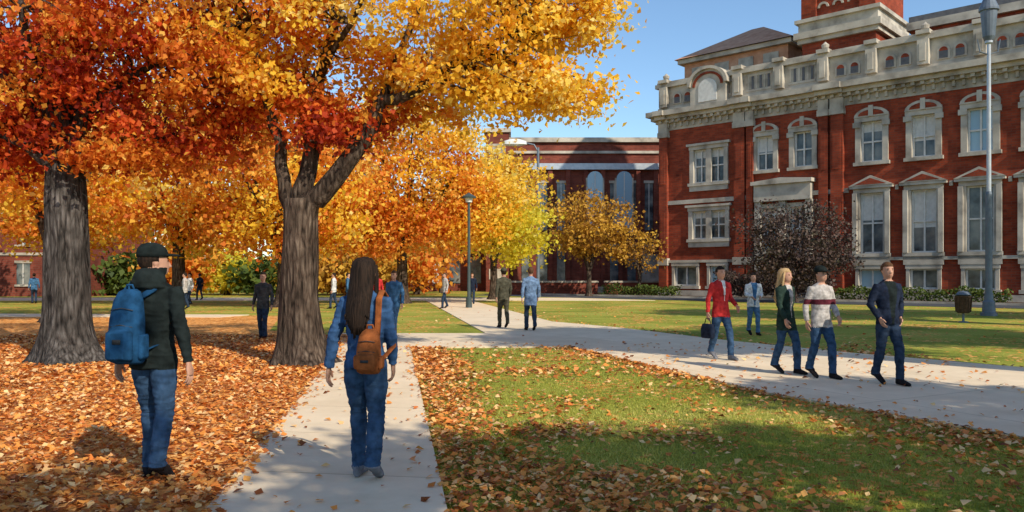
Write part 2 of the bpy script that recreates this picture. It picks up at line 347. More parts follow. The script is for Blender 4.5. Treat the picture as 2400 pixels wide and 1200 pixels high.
def tree(name,base,r0,trunk,limbs,blobs,leaf=.13,per=100,cr=.42,bark='bark',seed=1,twigs=.6,segs=20,flare=1.1):
    rng=np.random.default_rng(seed); e=empty(name,(base[0],base[1],0))
    mb=MB()
    rs=[]
    tp=trunk
    top=tp[-1][2]; K=30; ph=rng.uniform(0,6,4)
    for i in range(K+1):
        z=-.05+(top+.05)*(i/K)**1.5
        for j in range(len(tp)-1):
            if tp[j][2]<=max(z,0)<=tp[j+1][2]+1e-6: break
        A,B=tp[j],tp[j+1]; f=(max(z,0)-A[2])/(B[2]-A[2]); dx=A[0]+(B[0]-A[0])*f; dy=A[1]+(B[1]-A[1])*f; r=A[3]+(B[3]-A[3])*f
        ring=[]
        for k in range(segs):
            an=2*math.pi*k/segs
            fl=math.exp(-max(z,0)/.26)*flare*(.5+.5*math.sin(3*an+ph[0])*math.sin(2*an+ph[1]))+math.exp(-max(z,0)/.8)*.12
            bumpy=1+.06*math.sin(7*an+ph[2]+z*.7)+.05*noise.noise(Vector((math.cos(an)*2,math.sin(an)*2,z*1.2+seed)))*2+.03*math.sin(13*an+z*1.3+ph[3])
            R=r*(bumpy+max(fl,0))
            ring.append((dx+R*math.cos(an),dy+R*math.sin(an),z))
        rs.append(ring)
    mb.rings(rs)
    nodes=[]
    for L in limbs:
        P=[Vector(q[:3]) for q in L]; R=[q[3] for q in L]
        pts=[];rr=[]
        for i in range(len(P)-1):
            for t in (0,.5):
                q=P[i].lerp(P[i+1],t)
                if not(i==0 and t==0): q=q+Vector(rng.normal(0,.02,3))
                pts.append(q); rr.append(R[i]+(R[i+1]-R[i])*t)
        pts.append(P[-1]); rr.append(R[-1])
        mb.tube(pts,rr,n=9)
        for p,r in zip(pts[2:],rr[2:]): nodes.append((p,r))
    if not nodes: nodes=[(Vector(t[:3]),t[3]) for t in trunk[1:]]
    NP=np.array([p[:] for p,_ in nodes])
    allV={}
    for bl in blobs:
        (cx,cy,cz,rx,ry,rz,nc,mk)=bl[:8]
        for c in range(nc):
            d=rng.normal(size=3); d/=np.linalg.norm(d); rr=rng.uniform(.25,1)**.45
            p=np.array([cx+d[0]*rx*rr,cy+d[1]*ry*rr,cz+d[2]*rz*rr])
            n=int(per*rng.uniform(.5,1.4)); crr=cr*rng.uniform(.6,1.3)
            pts=p+rng.normal(size=(n,3))*np.array([crr,crr,crr*.55])*.75
            pts[:,2]-=.12*np.abs(rng.normal(size=n))*cr
            v=np.clip(rng.normal(.5,.22)+rng.normal(0,.16,n)+d[2]*.08,0,1)  # random clump tone imitates lit and shaded clumps, painted lighter towards the crown top
            allV.setdefault(mk,[]).append((pts,v,leaf*rng.uniform(.6,1.25,n)))
            if rng.uniform()<twigs:
                i=np.argmin(((NP-p)**2).sum(1)+ (NP[:,2]>p[2]+.6)*4); a,ra=nodes[i]; b=Vector(p)
                mid=a.lerp(b,.5)+Vector((rng.normal(0,.12),rng.normal(0,.12),.18*(b-a).length*rng.uniform(-.3,1)))
                r1=min(ra*.5,.012+.012*(b-a).length)
                mb.tube([a,a.lerp(mid,.5)+Vector(rng.normal(0,.05,3)),mid,mid.lerp(b,.5)+Vector(rng.normal(0,.05,3)),b],[r1,r1*.85,r1*.65,r1*.45,.004],n=5,cap=False)
    mb.build('trunk',[M[bark]],e,smooth=True)
    for mk,L in allV.items():
        P=np.concatenate([l[0] for l in L]); v=np.concatenate([l[1] for l in L]); s=np.concatenate([l[2] for l in L])
        k=P[:,2]>.8; P,v,s=P[k],v[k],s[k]
        quadcloud('foliage_'+mk,leafquads(P,s,rng=rng),v,LM[mk],parent=e)
    return e
tree('maple_tree',(-3.8,14.2),.33,[(0,0,0,.37),(0,0,1.2,.32),(.02,0,2.2,.31),(.03,0,2.95,.30)],
 [[(.05,0,2.5,.24),(.2,-.02,2.85,.21),(.46,-.05,3.08,.19),(.9,-.1,3.6,.165),(1.28,-.1,4.2,.14),(1.5,-.1,4.7,.12),(2.0,-.2,4.82,.09),(2.74,-.3,5.25,.07),(3.7,-.3,5.8,.03)],
  [(1.5,-.1,4.7,.09),(1.75,.2,5.6,.07),(2.3,.4,7,.05),(2.8,.4,8.4,.02)],
  [(.02,0,2.7,.2),(.12,.1,3.4,.16),(.24,.2,4.1,.14),(.33,.1,5.1,.12),(.65,0,6.1,.09),(1,.1,8,.04),(1,.1,9.2,.02)],
  [(-.08,0,2.6,.17),(-.24,.05,3.0,.13),(-.34,.05,3.6,.11),(-.42,0,4.3,.10),(-.9,-.1,6,.06),(-1.3,0,7.6,.03)],
  [(.05,.1,2.8,.12),(.1,.3,3.6,.09),(-.1,.7,4.6,.07),(-.2,1.2,6,.04)],
  [(.33,.1,5.1,.07),(1.0,-.6,5.9,.05),(1.8,-1.2,6.8,.03)],
  [(.9,.0,3.7,.07),(1.5,.9,4.6,.05),(2.2,1.8,5.6,.03)]],
 [(2.3,.3,7.3,3.0,2.6,2.5,100,'yellow'),(3.7,-.1,5.95,1.5,1.3,.8,34,'yellow'),(4.5,0,7.0,1.2,1.2,1.1,28,'yellow'),
  (.9,.8,5.1,2.1,1.6,1.0,42,'orange'),(2.6,.6,5.0,1.2,1.2,.5,18,'yellow'),(-1.0,0,6.2,1.8,1.8,2.0,64,'orange'),(.5,-.2,4.3,.9,.6,.28,13,'red'),(-.1,-.8,6.0,1.2,.9,1.6,26,'yellow'),
  (3.7,-.2,4.85,1.2,.9,.35,22,'yellow'),(4.7,-.1,4.85,.75,.7,.32,16,'yellow'),(5.0,0,6.3,.6,.7,.5,10,'yellow')],
 leaf=.115,per=125,cr=.36,seed=3,twigs=.9)
tree('maple_tree',(-8.17,14.6),.39,[(0,0,0,.44),(0,0,1.2,.38),(0,0,2.4,.36),(-.03,0,3.6,.32),(-.2,0,4.8,.27),(-.3,0,6.3,.2),(-.3,0,8.5,.1)],
 [[(-.02,0,3.5,.17),(.35,-.1,4.5,.12),(.95,-.2,5.05,.09),(1.7,-.2,5.4,.07),(2.8,0,6.2,.03)],
  [(-.1,0,4.2,.15),(-1,-.2,5.2,.1),(-2.2,-.3,6.2,.05)],
  [(-.2,0,5,.14),(.6,.5,6.2,.09),(1.6,.8,7.6,.05)],[(-.15,0,4.5,.12),(-.1,-1,5.5,.08),(.2,-1.8,6.6,.04)],
  [(-.05,0,3.4,.12),(-.5,-.4,3.9,.08),(-1.3,-.6,4.2,.04)],[(-.05,0,3.8,.1),(.9,.3,4.1,.06),(2.0,.4,4.3,.03)]],
 [(-.2,.7,7.2,4.0,2.4,2.7,125,'red'),(.9,.3,4.6,2.4,1.5,.9,58,'red'),(2.9,.4,5.0,1.6,1.4,1.3,28,'orange'),(2.4,.2,4.8,1.6,1.2,1.1,18,'red'),(-1.2,-.2,4.0,1.0,1.0,.5,24,'red'),
  (.9,-1.0,5.9,2.0,.8,1.0,20,'red'),(1.4,.2,3.9,1.5,1.1,.4,18,'orange'),(-2.4,.2,5.2,1.6,1.4,1.4,40,'red'),(2.0,-.6,6.4,1.7,1.0,1.2,30,'orange'),(-.6,-1.0,5.6,1.4,.6,1.0,14,'orange')],
 leaf=.115,per=125,cr=.38,seed=5,twigs=.9,bark='barkg')
def simpletree(name,x,y,H,r,cz,rx,ry,rz,nc,mk,leaf,per=70,cr=.8,seed=1,fork=2.4,mk2=None,bark='bark',twigs=.5,low=None):
    rr=random.Random(seed); limbs=[]
    for i in range(6):
        a=i*1.05+rr.uniform(-.3,.3); f=rr.uniform(.55,.8)
        limbs.append([(0,0,fork-.3,r*.6),(math.cos(a)*rx*.15,math.sin(a)*ry*.15,fork+.25*(H-fork),r*.4),(math.cos(a)*rx*.4*f*1.4,math.sin(a)*ry*.4*f*1.4,fork+.55*(H-fork),r*.22),(math.cos(a)*rx*f,math.sin(a)*ry*f,fork+.8*(H-fork),.02)])
    bl=[(0,0,cz,rx,ry,rz,nc,mk)]
    if mk2: bl.append((rx*.15,-ry*.3,cz-rz*.3,rx*.8,ry*.7,rz*.6,nc//2,mk2))
    if low: bl+=low
    return tree(name,(x,y),r,[(0,0,0,r*1.1),(0,0,fork*.5,r*.95),(0,0,fork,r*.85)],limbs,bl,leaf=leaf,per=per,cr=cr,seed=seed,bark=bark,twigs=twigs,segs=12)
simpletree('maple_tree',-6.2,45,12,.32,7.6,5.6,3.6,4.6,170,'yellow',.24,85,.8,11,fork=3,mk2='orange',low=[(4.6,-.5,5.2,2.6,2,2.6,60,'yellow'),(6.2,0,3.9,1.6,1.6,1.6,36,'yellowgreen'),(-.5,-1,4.0,4,1.6,1.2,44,'orange')])
simpletree('maple_tree',-1.2,52,11,.25,6.6,3.6,3,3.8,80,'yellow',.28,60,.8,12,mk2='yellowgreen')
simpletree('elm_tree',-18.4,44,11,.36,7.6,6.5,5,4.6,170,'yellow',.28,70,1.0,13,fork=3.2,mk2='orange')
simpletree('maple_tree',-11.5,40,10,.3,6.4,4.8,4,4.2,140,'orange',.27,70,.9,14,mk2='yellow')
simpletree('maple_tree',-26.5,46,11,.33,7,5.5,4.5,4.5,150,'yellow',.28,70,1.0,15,mk2='orange')
simpletree('maple_tree',-38,50,11,.33,7.6,6,5,4.4,150,'red',.3,70,1.0,16,fork=3.4,mk2='red')
simpletree('maple_tree',-15.5,27,9,.28,6.6,4.2,3.6,3.2,110,'yellow',.2,70,.7,17,mk2='orange')
simpletree('ash_tree',5.8,60,8,.18,5.3,3.5,3,2.7,80,'brown',.26,50,.7,18,fork=2.0,mk2='brown')
simpletree('ash_tree',9.6,60,5.5,.12,3.6,2.0,1.8,1.6,26,'brown',.24,40,.55,19,fork=1.6)
simpletree('crabapple_tree',16.4,46.5,6.8,.2,3.6,3.2,2.6,2.6,105,'dark',.18,62,.65,20,fork=1.0,bark='barkd',twigs=1,mk2='dark')
# trees beside / behind the viewpoint
simpletree('maple_tree',8.2,-3.4,10,.3,7.6,3.3,2.8,2.2,170,'orange',.18,110,.42,21)
simpletree('maple_tree',2.9,-5.2,10,.3,7.6,3.3,2.8,2.2,170,'yellow',.18,110,.42,22)
simpletree('maple_tree',11.7,1.3,9,.28,7.0,2.4,2.2,1.9,190,'orange',.18,120,.40,23)
for i,(x_,y_) in enumerate(((20.5,8.5),(14.0,6.2),(28.5,19.5),(21.0,19.5))):
    simpletree('oak_tree',x_,y_,17,.4,12.2,4.2,2.4,2.6,170,'orange' if i%2 else 'yellow',.32,130,.6,24+i,fork=5)
def treemass(name,items,leaf):
    rng=np.random.default_rng(77); e=empty(name); D={}; mb=MB()
    for (x,y,h,w_,mk) in items:
        mb.tube([(x,y,0),(x,y,h*.6)],[.3,.15],n=6)
        for c in range(34):
            d=rng.normal(size=3); d/=np.linalg.norm(d); q=rng.uniform(.2,1)**.5
            p=np.array([x+d[0]*w_*q,y+d[1]*w_*.7*q,h*.56+d[2]*h*.44*q]); n=34
            pts=p+rng.normal(size=(n,3))*[.9,.9,.6]
            D.setdefault(mk,[]).append((pts,np.clip(rng.normal(.5,.2)+rng.normal(0,.15,n),0,1)))  # light and dark clumps put into the leaf colour, standing in for sun and shade
    mb.build('trunks',[M['bark']],e)
    for mk,L in D.items():
        P=np.concatenate([l[0] for l in L]); v=np.concatenate([l[1] for l in L])
        P[:,2]=np.maximum(P[:,2],.3)
        quadcloud('foliage_'+mk,leafquads(P,leaf*rng.uniform(.7,1.3,len(P)),rng=rng),v,LM[mk],parent=e)
rr=random.Random(5); it=[]
for i in range(20):
    it.append((-84+i*4.1+rr.uniform(-1,1),rr.uniform(70,88),rr.uniform(9,14),rr.uniform(3.6,5),rr.choice(['orange','yellow','yellow','orange','red','green','yellow'])))
for i in range(9):
    it.append((-31+i*2.9+rr.uniform(-1,1),rr.uniform(62,66),rr.uniform(2.6,4.2),2.2,rr.choice(['green','brown','yellowgreen','orange'])))
treemass('distant_trees',it,.5)
def hedge(name,t0,t1,o,wd,h,mk):
    rng=np.random.default_rng(int(abs(t0)*10)+3); n=int((t1-t0)*h*wd*260)
    t=rng.uniform(t0,t1,n); oo=o+rng.uniform(-wd/2,wd/2,n); z=rng.uniform(.05,1,n)**.7*h*(1+.15*np.sin(t*2.1)+.08*np.sin(t*5.3))
    P=np.stack([F0.x+fd.x*t+fn.x*oo,F0.y+fd.y*t+fn.y*oo,z],1)
    quadcloud(name,leafquads(P,.16*rng.uniform(.7,1.3,n),rng=rng),rng.uniform(0,1,n),LM[mk])
hedge('hedge',6.5,14.2,2.8,2.0,1.7,'dark'); hedge('hedge',14.4,24,2.4,1.2,.8,'green'); hedge('hedge',25.5,44,2.4,1.2,.9,'dark'); hedge('hedge',-3,3.5,3.2,1.2,.8,'green')

# ------------------------------------------------------------ main building
B=empty('brick_college_building',tuple(F0),math.atan2(fd.y,fd.x))
BR,ST,GL,WH,TE,SL,GL2=range(7); BM=[M['brick'],M['stone'],M['glass'],M['white'],M['terra'],M['slate'],M['glass2']]
L_=48
openings=[]
for k in range(10):
    uc=15.8+3.08*k
    openings+= [(uc,1.35,8.9,11.5,'arch'),(uc,1.45,3.0,6.9,'ped'),(uc,1.6,.75,2.0,'base')]
openings+=[(4.15,2.5,8.5,11.0,'pair'),(4.15,2.7,4.3,6.4,'pair'),(2.2,1.9,.8,2.3,'base'),(4.9,1.3,.8,2.3,'base'),
 (8.55,1.25,9.0,11.4,'arch'),(11.3,1.25,9.0,11.4,'arch'),(8.9,1.1,3.3,6.3,'plain'),(11.0,1.1,3.3,6.3,'plain'),(9.95,.9,.3,2.4,'plain')]
us=sorted({0,L_}|{round(o[0]-o[1]/2,4) for o in openings}|{round(o[0]+o[1]/2,4) for o in openings})
zs=sorted({0,13.3}|{o[2] for o in openings}|{o[3] for o in openings})
wb=MB()
for i in range(len(us)-1):
    for j in range(len(zs)-1):
        um=(us[i]+us[i+1])/2; zm=(zs[j]+zs[j+1])/2
        if any(abs(um-o[0])<o[1]/2 and o[2]<zm<o[3] for o in openings): continue
        wb.quad((us[i],0,zs[j]),(us[i+1],0,zs[j]),(us[i+1],0,zs[j+1]),(us[i],0,zs[j+1]),m=BR)
wb.box(.02,L_-.02,.6,18,0,14.25,BR)
wb.box(0,.019,.002,.6,0,13.3,BR)
wb.build('walls',BM,B)
wn=MB(); wr_=random.Random(4)
for (uc,w_,z0,z1,kd) in openings:
    a,b=uc-w_/2,uc+w_/2; jw={'arch':.34,'ped':.36,'pair':.32,'base':.2,'plain':.25}[kd]
    wn.box(a-.02,b+.02,.24,.30,z0-.02,z1+.02,GL2 if (int(uc*7+z0*3)%4==0) else GL)
    bl=wr_.choice([0,.25,.45,.6])
    if bl and kd!='base': wn.box(a+.1,b-.1,.236,.239,z1-(z1-z0)*bl,z1-.1,WH)
    wn.box(a-jw,a,-.13,.32,z0,z1,ST); wn.box(b,b+jw,-.13,.32,z0,z1,ST)
    wn.box(a-jw-.1,b+jw+.1,-.24,.32,z0-.22,z0,ST)
    wn.box(a-jw-.04,b+jw+.04,-.17,.32,z1,z1+.28,ST)
    wn.box(a,a+.1,.12,.235,z0,z1,WH); wn.box(b-.1,b,.12,.235,z0,z1,WH)
    wn.box(a+.1,b-.1,.125,.235,z1-.1,z1,WH); wn.box(a+.1,b-.1,.125,.235,z0,z0+.1,WH)
    wn.box(uc-.05,uc+.05,.13,.235,z0+.1,z1-.1,WH)
    if kd!='base': wn.box(a+.1,b-.1,.14,.235,(z0+z1)/2-.05,(z0+z1)/2+.05,WH)
    if kd=='pair':
        wn.box(uc-.22,uc+.22,-.10,.1,z0,z1,ST)
        for s_ in (-1,1): wn.box(uc+s_*w_*.27-.04,uc+s_*w_*.27+.04,.115,.235,z0+.1,z1-.1,WH)
    if kd=='arch':
        R=w_/2+jw+.06; pts=[(uc-R,z1+.283)]+[(uc+R,z1+.283)]+[(uc+R*math.cos(t),z1+.283+.62*math.sin(t)) for t in [math.pi*i/10 for i in range(1,10)]]
        wn.prism_xz(pts,-.22,-.003,ST)
        R2=R-.28; pts=[(uc-R2,z1+.38),(uc+R2,z1+.38)]+[(uc+R2*math.cos(t),z1+.38+.36*math.sin(t)) for t in [math.pi*i/10 for i in range(1,10)]]
        wn.prism_xz(pts,-.24,-.222,BR)
        wn.box(uc-.14,uc+.14,-.3,-.241,z1+.3,z1+1.0,ST)
        wn.box(a-jw-.12,a+.0,-.26,-.134,z1-.35,z1-.02,ST); wn.box(b,b+jw+.12,-.26,-.134,z1-.35,z1-.02,ST)
    if kd=='ped':
        R=w_/2+jw+.25; wn.box(uc-R,uc+R,-.34,-.003,z1+.283,z1+.45,ST)
        wn.prism_xz([(uc-R-.05,z1+.452),(uc+R+.05,z1+.452),(uc,z1+1.1)],-.38,-.003,ST)
        wn.prism_xz([(uc-R+.35,z1+.53),(uc+R-.35,z1+.53),(uc,z1+.93)],-.4,-.383,BR)
        wn.box(a-jw-.06,a-jw+.22,-.3,-.134,z0,z1,ST); wn.box(b+jw-.22,b+jw+.06,-.3,-.134,z0,z1,ST)
        wn.box(a-jw-.06,b+jw+.06,-.2,-.003,z0-.75,z0-.223,ST)
    if kd=='pair':
        wn.box(a-jw-.2,b+jw+.2,-.3,-.003,z1+.283,z1+.45,ST)
        wn.box(a-jw,b+jw,-.15,-.003,z0-.6,z0-.223,ST)
wn.build('windows',BM,B)
tr=MB()
def band(u0,u1,z0,z1,d,m=ST): tr.box(u0,u1,-d,-.003,z0,z1,m)
band(-.1,L_,0,.45,.32); band(-.05,L_,2.55,2.75,.20)
band(-.05,8.0,7.0,7.3,.16); band(12.0,14.35,7.0,7.3,.16)
for k in range(10):
    uc=15.8+3.08*k; band(uc+1.45,uc+3.08-1.45,7.0,7.3,.16)
band(7.95,12.0,6.75,7.9,.55); band(7.8,12.15,7.9,8.15,.75)
tr.prism_xz([(7.9,8.152),(12.05,8.152),(9.98,8.33)],-.7,-.13,ST)
for u0 in (7.95,9.72,11.6): band(u0,u0+.45,0.46,6.75,.42)
band(-.05,L_,12.75,13.3,.06)
tr.box(-.3,L_+.3,-.30,.6,13.3,13.52,ST); tr.box(-.55,L_+.5,-.60,.6,13.52,13.80,ST); tr.box(-.8,L_+.8,-.95,.6,13.80,14.18,ST)
u=.1
while u<L_: tr.box(u,u+.22,-.5,-.303,13.31,13.515,ST); tr.box(u+.04,u+.2,-.22,-.063,12.95,13.295,ST); u+=.55
for pu,pw in ((.0,.7),(6.3,.8),(7.25,.5),(12.45,.6),(13.25,.8)):
    band(pu,pu+pw,.46,2.34,.32,BR); band(pu,pu+pw,2.91,12.2,.30,BR); band(pu-.08,pu+pw+.08,12.2,12.6,.42); band(pu-.04,pu+pw+.04,12.6,13.29,.36,ST)
    band(pu-.08,pu+pw+.08,2.36,2.9,.38,ST)
    tr.box(pu-.1,pu+pw+.1,-1.15,-.953,13.80,14.17,ST); tr.box(pu-.1,pu+pw+.1,-.80,-.603,13.53,13.79,ST)
    for zz in (5.2,9.8): band(pu+.15,pu+pw-.15,zz-1.2,zz+1.2,.34,BR)
tr.box(-.1,L_+.1,-.12,.5,14.18,16.05,ST); tr.box(-.3,L_+.3,-.38,.62,16.05,16.35,ST); tr.box(-.2,L_+.2,-.25,.55,16.35,16.5,ST)
tr.box(-.15,L_+.15,-.2,-.121,14.19,14.5,ST)
def half(cx,z,r,hf,v0,v1,m,mbx,n=10): mbx.prism_xz([(cx-r,z),(cx+r,z)]+[(cx+r*math.cos(t),z+hf*r*math.sin(t)) for t in [math.pi*i/n for i in range(1,n)]],v0,v1,m)
u=.2; kq=0
while u<L_-2:
    tr.box(u-.05,u+.6,-.55,-.122,14.51,16.04,ST); tr.box(u+.1,u+.45,-.62,-.553,14.7,15.8,ST)
    tr.box(u-.12,u+.67,-.6,.62,16.36,16.62,ST); tr.rings([[(u+.275+r*math.cos(2*math.pi*k/12),0+r*math.sin(2*math.pi*k/12),z) for k in range(12)] for z,r in ((16.62,.16),(16.7,.1),(16.78,.22),(16.98,.26),(17.1,.12),(17.2,.03))],ST) if kq%2==0 and not 2.5<u<6.5 else None
    if kq>=4 or kq in (0,):
        for c_ in (u+1.35,u+2.25): half(c_,15.2,.36,1,-.21,-.124,ST,tr); half(c_,15.2,.24,1,-.225,-.211,BR,tr); tr.box(c_-.36,c_+.36,-.21,-.124,14.7,15.199,ST); tr.box(c_-.24,c_+.24,-.225,-.211,14.75,15.198,SL)
    else:
        tr.box(u+.85,u+2.75,-.17,-.123,15.75,15.9,ST); tr.box(u+.85,u+2.75,-.17,-.124,14.68,14.83,ST)
        for kk in range(6): tr.box(u+.95+kk*.3,u+1.1+kk*.3,-.18,-.125,14.84,15.74,SL if kk%2 else ST)
    u+=3.08; kq+=1
tr.build('stone_trim',BM,B)
up=MB()
gc=4.4; R=1.45
def archring(u,z,r1,r2,hf,v0,v1,m,n=14):
    for i in range(n):
        t0=math.pi*i/n; t1=math.pi*(i+1)/n
        up.prism_xz([(u+r2*math.cos(t0),z+hf*r2*math.sin(t0)),(u+r2*math.cos(t1),z+hf*r2*math.sin(t1)),(u+r1*math.cos(t1),z+hf*r1*math.sin(t1)),(u+r1*math.cos(t0),z+hf*r1*math.sin(t0))][::-1],v0,v1,m)
pts=[(gc-R,14.2),(gc+R,14.2)]+[(gc+R*math.cos(t),15.6+1.2*math.sin(t)) for t in [math.pi*i/16 for i in range(0,17)]]
up.prism_xz(pts,-.65,.9,ST)
archring(gc,15.55,1.05,1.25,.82,-.72,-.653,BR); archring(gc,15.6,1.4,1.65,.83,-.85,.95,ST)
up.prism_xz([(gc-.75,14.4),(gc+.75,14.4)]+[(gc+.75*math.cos(t),15.4+.65*math.sin(t)) for t in [math.pi*i/10 for i in range(0,11)]],-.7,-.654,WH)
up.box(.3,8.9,3,11,14.2,18.5,TE); 
for q in range(4): up.box(1.0+q*2,2.2+q*2,2.93,2.997,16.8,18.1,ST)
up.box(-.1,9.3,2.6,11.4,18.5,18.85,ST)
def hip(u0,u1,v0,v1,z,h,m):
    um=(u0+u1)/2
    A=(u0,v0,z);Bq=(u1,v0,z);Cq=(u1,v1,z);D=(u0,v1,z);E=(um-.5,(v0+v1)/2,z+h);F=(um+.5,(v0+v1)/2,z+h)
    up.quad(A,Bq,F,E,m=m); up.quad(Bq,Cq,F,m=m); up.quad(Cq,D,E,F,m=m); up.quad(D,A,E,m=m)
hip(-.3,9.5,2.4,11.6,18.853,2.6,TE)
up.box(17.5,L_-.3,2.2,16,14.2,17.4,BR); up.box(17.3,L_-.1,1.9,16.3,17.4,17.9,ST); up.box(17.4,L_-.2,2.05,16.2,17.9,18.3,SL)
t0,t1=10.8,15.7
up.box(t0,t1,1,7,14.2,17.6,BR)
for q,(d,z0,z1) in enumerate([(.25,17.6,17.9),(.45,17.9,18.35),(.2,18.35,19.0),(.4,19.0,19.25)]): up.box(t0-d,t1+d,1-d,7+d,z0,z1,ST)
up.box(t0+.1,t1-.1,1.1,6.9,19.25,30,BR)
for pu in (t0-.02,t1-1.0): up.box(pu,pu+1.02,.85,1.097,19.26,29,BR)
for k in range(3):
    c=t0+1.45+k*1.0; up.box(c-.28,c+.28,1.05,1.098,21,25,GL); up.box(c-.4,c-.281,.95,1.097,20.9,25.1,ST); up.box(c+.281,c+.4,.95,1.097,20.9,25.1,ST)
    archring(c,19.9,.24,.38,1,.98,1.097,ST,8)
up.box(t0-.3,t1+.3,.7,7.3,29.5,30.2,ST)
hip(t0-.3,t1+.3,.7,7.3,30.202,5,SL)
up.build('tower_and_roof',BM,B)

# ------------------------------------------------------------ far buildings
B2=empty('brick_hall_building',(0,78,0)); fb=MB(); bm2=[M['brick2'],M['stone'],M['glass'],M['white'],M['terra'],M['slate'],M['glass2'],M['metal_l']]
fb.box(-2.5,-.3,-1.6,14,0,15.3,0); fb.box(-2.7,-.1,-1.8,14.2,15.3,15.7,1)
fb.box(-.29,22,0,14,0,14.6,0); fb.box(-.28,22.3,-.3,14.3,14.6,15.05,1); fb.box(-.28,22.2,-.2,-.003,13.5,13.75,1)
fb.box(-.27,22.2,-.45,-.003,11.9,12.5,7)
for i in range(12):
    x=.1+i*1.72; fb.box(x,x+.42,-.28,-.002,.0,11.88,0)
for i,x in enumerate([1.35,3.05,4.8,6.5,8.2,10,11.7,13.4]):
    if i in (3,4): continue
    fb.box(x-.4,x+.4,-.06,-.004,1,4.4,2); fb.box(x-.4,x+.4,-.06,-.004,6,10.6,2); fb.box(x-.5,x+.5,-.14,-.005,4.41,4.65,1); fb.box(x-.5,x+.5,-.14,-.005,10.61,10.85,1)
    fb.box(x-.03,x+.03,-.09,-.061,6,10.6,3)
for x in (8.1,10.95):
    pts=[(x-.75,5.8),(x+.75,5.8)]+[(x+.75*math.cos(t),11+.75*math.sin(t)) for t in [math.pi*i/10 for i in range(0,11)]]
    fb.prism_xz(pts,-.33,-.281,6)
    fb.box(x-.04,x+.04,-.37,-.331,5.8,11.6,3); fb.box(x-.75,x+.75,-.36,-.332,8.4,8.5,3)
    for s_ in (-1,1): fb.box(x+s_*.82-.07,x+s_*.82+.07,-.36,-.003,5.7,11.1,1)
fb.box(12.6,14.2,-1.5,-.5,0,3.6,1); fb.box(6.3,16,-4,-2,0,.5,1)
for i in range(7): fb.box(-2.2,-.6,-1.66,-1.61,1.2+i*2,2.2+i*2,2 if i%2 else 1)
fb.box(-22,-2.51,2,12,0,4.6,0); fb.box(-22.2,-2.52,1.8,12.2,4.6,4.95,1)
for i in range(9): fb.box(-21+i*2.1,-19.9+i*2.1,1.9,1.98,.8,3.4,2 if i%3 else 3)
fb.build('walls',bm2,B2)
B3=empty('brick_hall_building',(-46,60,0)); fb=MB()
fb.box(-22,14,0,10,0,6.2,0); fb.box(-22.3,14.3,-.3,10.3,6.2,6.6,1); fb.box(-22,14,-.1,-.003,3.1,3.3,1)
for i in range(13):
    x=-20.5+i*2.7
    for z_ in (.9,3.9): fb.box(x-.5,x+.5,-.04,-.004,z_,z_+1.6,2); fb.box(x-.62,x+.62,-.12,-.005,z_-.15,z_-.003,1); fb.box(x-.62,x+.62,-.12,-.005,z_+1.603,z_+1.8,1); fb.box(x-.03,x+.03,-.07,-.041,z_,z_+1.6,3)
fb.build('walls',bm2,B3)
lw=MB(); 
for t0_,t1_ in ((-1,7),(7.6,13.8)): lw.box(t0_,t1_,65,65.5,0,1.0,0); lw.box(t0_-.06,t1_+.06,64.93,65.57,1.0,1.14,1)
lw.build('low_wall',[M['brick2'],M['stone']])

# ------------------------------------------------------------ street furniture
def disc_tube(mb,x,y,prof,n=16,m=0): mb.rings([[(x+r*math.cos(2*math.pi*k/n),y+r*math.sin(2*math.pi*k/n),z) for k in range(n)] for z,r in prof],m)
e=empty('street_lamp',(18.8,31.4,0)); mb=MB()
disc_tube(mb,0,0,[(0,.30),(.12,.30),(.14,.24),(.55,.22),(.62,.17),(.9,.15)]); 
disc_tube(mb,.0,0,[(.9,.13),(4.8,.12),(4.9,.09)],m=0)
disc_tube(mb,0,0,[(4.9,.085),(10.7,.07),(10.75,.14),(10.85,.14)],m=1)
disc_tube(mb,0,0,[(10.85,.16),(11.0,.22),(12.0,.3),(12.02,.36),(12.1,.36),(12.5,.2),(12.6,.06),(12.9,.05),(13.05,.01)],m=0)
for s_ in (-1,1):
    mb.tube([(0,0,10.3),(s_*.35,0,10.4),(s_*.45,0,10.9)],[.03,.03,.02],n=6)
mb.build('pole_and_lantern',[M['metal'],M['metal_l']],e,smooth=False)
e=empty('street_lamp',(-2.1,38.8,0)); mb=MB()
disc_tube(mb,0,0,[(0,.16),(.5,.14),(.55,.085),(5.1,.065),(5.15,.12)]); disc_tube(mb,0,0,[(5.15,.15),(5.35,.2)],m=1); disc_tube(mb,0,0,[(5.35,.34),(5.42,.36),(5.55,.14),(5.62,.02)])
mb.build('pole_and_lantern',[M['metal_d'],M['lampglass']],e)
e=empty('street_lamp',(1.9,58,0)); mb=MB()
disc_tube(mb,0,0,[(0,.22),(.8,.18),(.85,.13),(10.9,.09)]); mb.tube([(0,0,10.6),(-.3,0,11.1),(-1.2,0,11.3)],[.07,.06,.05],n=8)
mb.loft([(11.0,-1.7,0,.5,.2),(11.12,-1.7,0,.9,.32),(11.35,-1.7,0,.85,.3),(11.5,-1.7,0,.4,.15)],n=16,m=1)
mb.build('pole_and_head',[M['metal'],M['lampglass']],e)
e=empty('litter_bin',(15.3,27.0,0)); mb=MB(); e.scale=(.8,.8,.8)
disc_tube(mb,0,0,[(0,.2),(.04,.2),(.06,.05),(.4,.05)]); disc_tube(mb,0,0,[(.4,.22),(.45,.27),(1.05,.31),(1.08,.33),(1.12,.33)],m=1); disc_tube(mb,0,0,[(1.12,.2),(1.18,.3),(1.3,.2),(1.34,.03)])
for k in range(14):
    a=2*math.pi*k/14; mb.tube([(.28*math.cos(a),.28*math.sin(a),.45),(.325*math.cos(a),.325*math.sin(a),1.06)],[.02,.02],n=4,m=1)
mb.build('bin_body',[M['metal'],M['soil']],e)

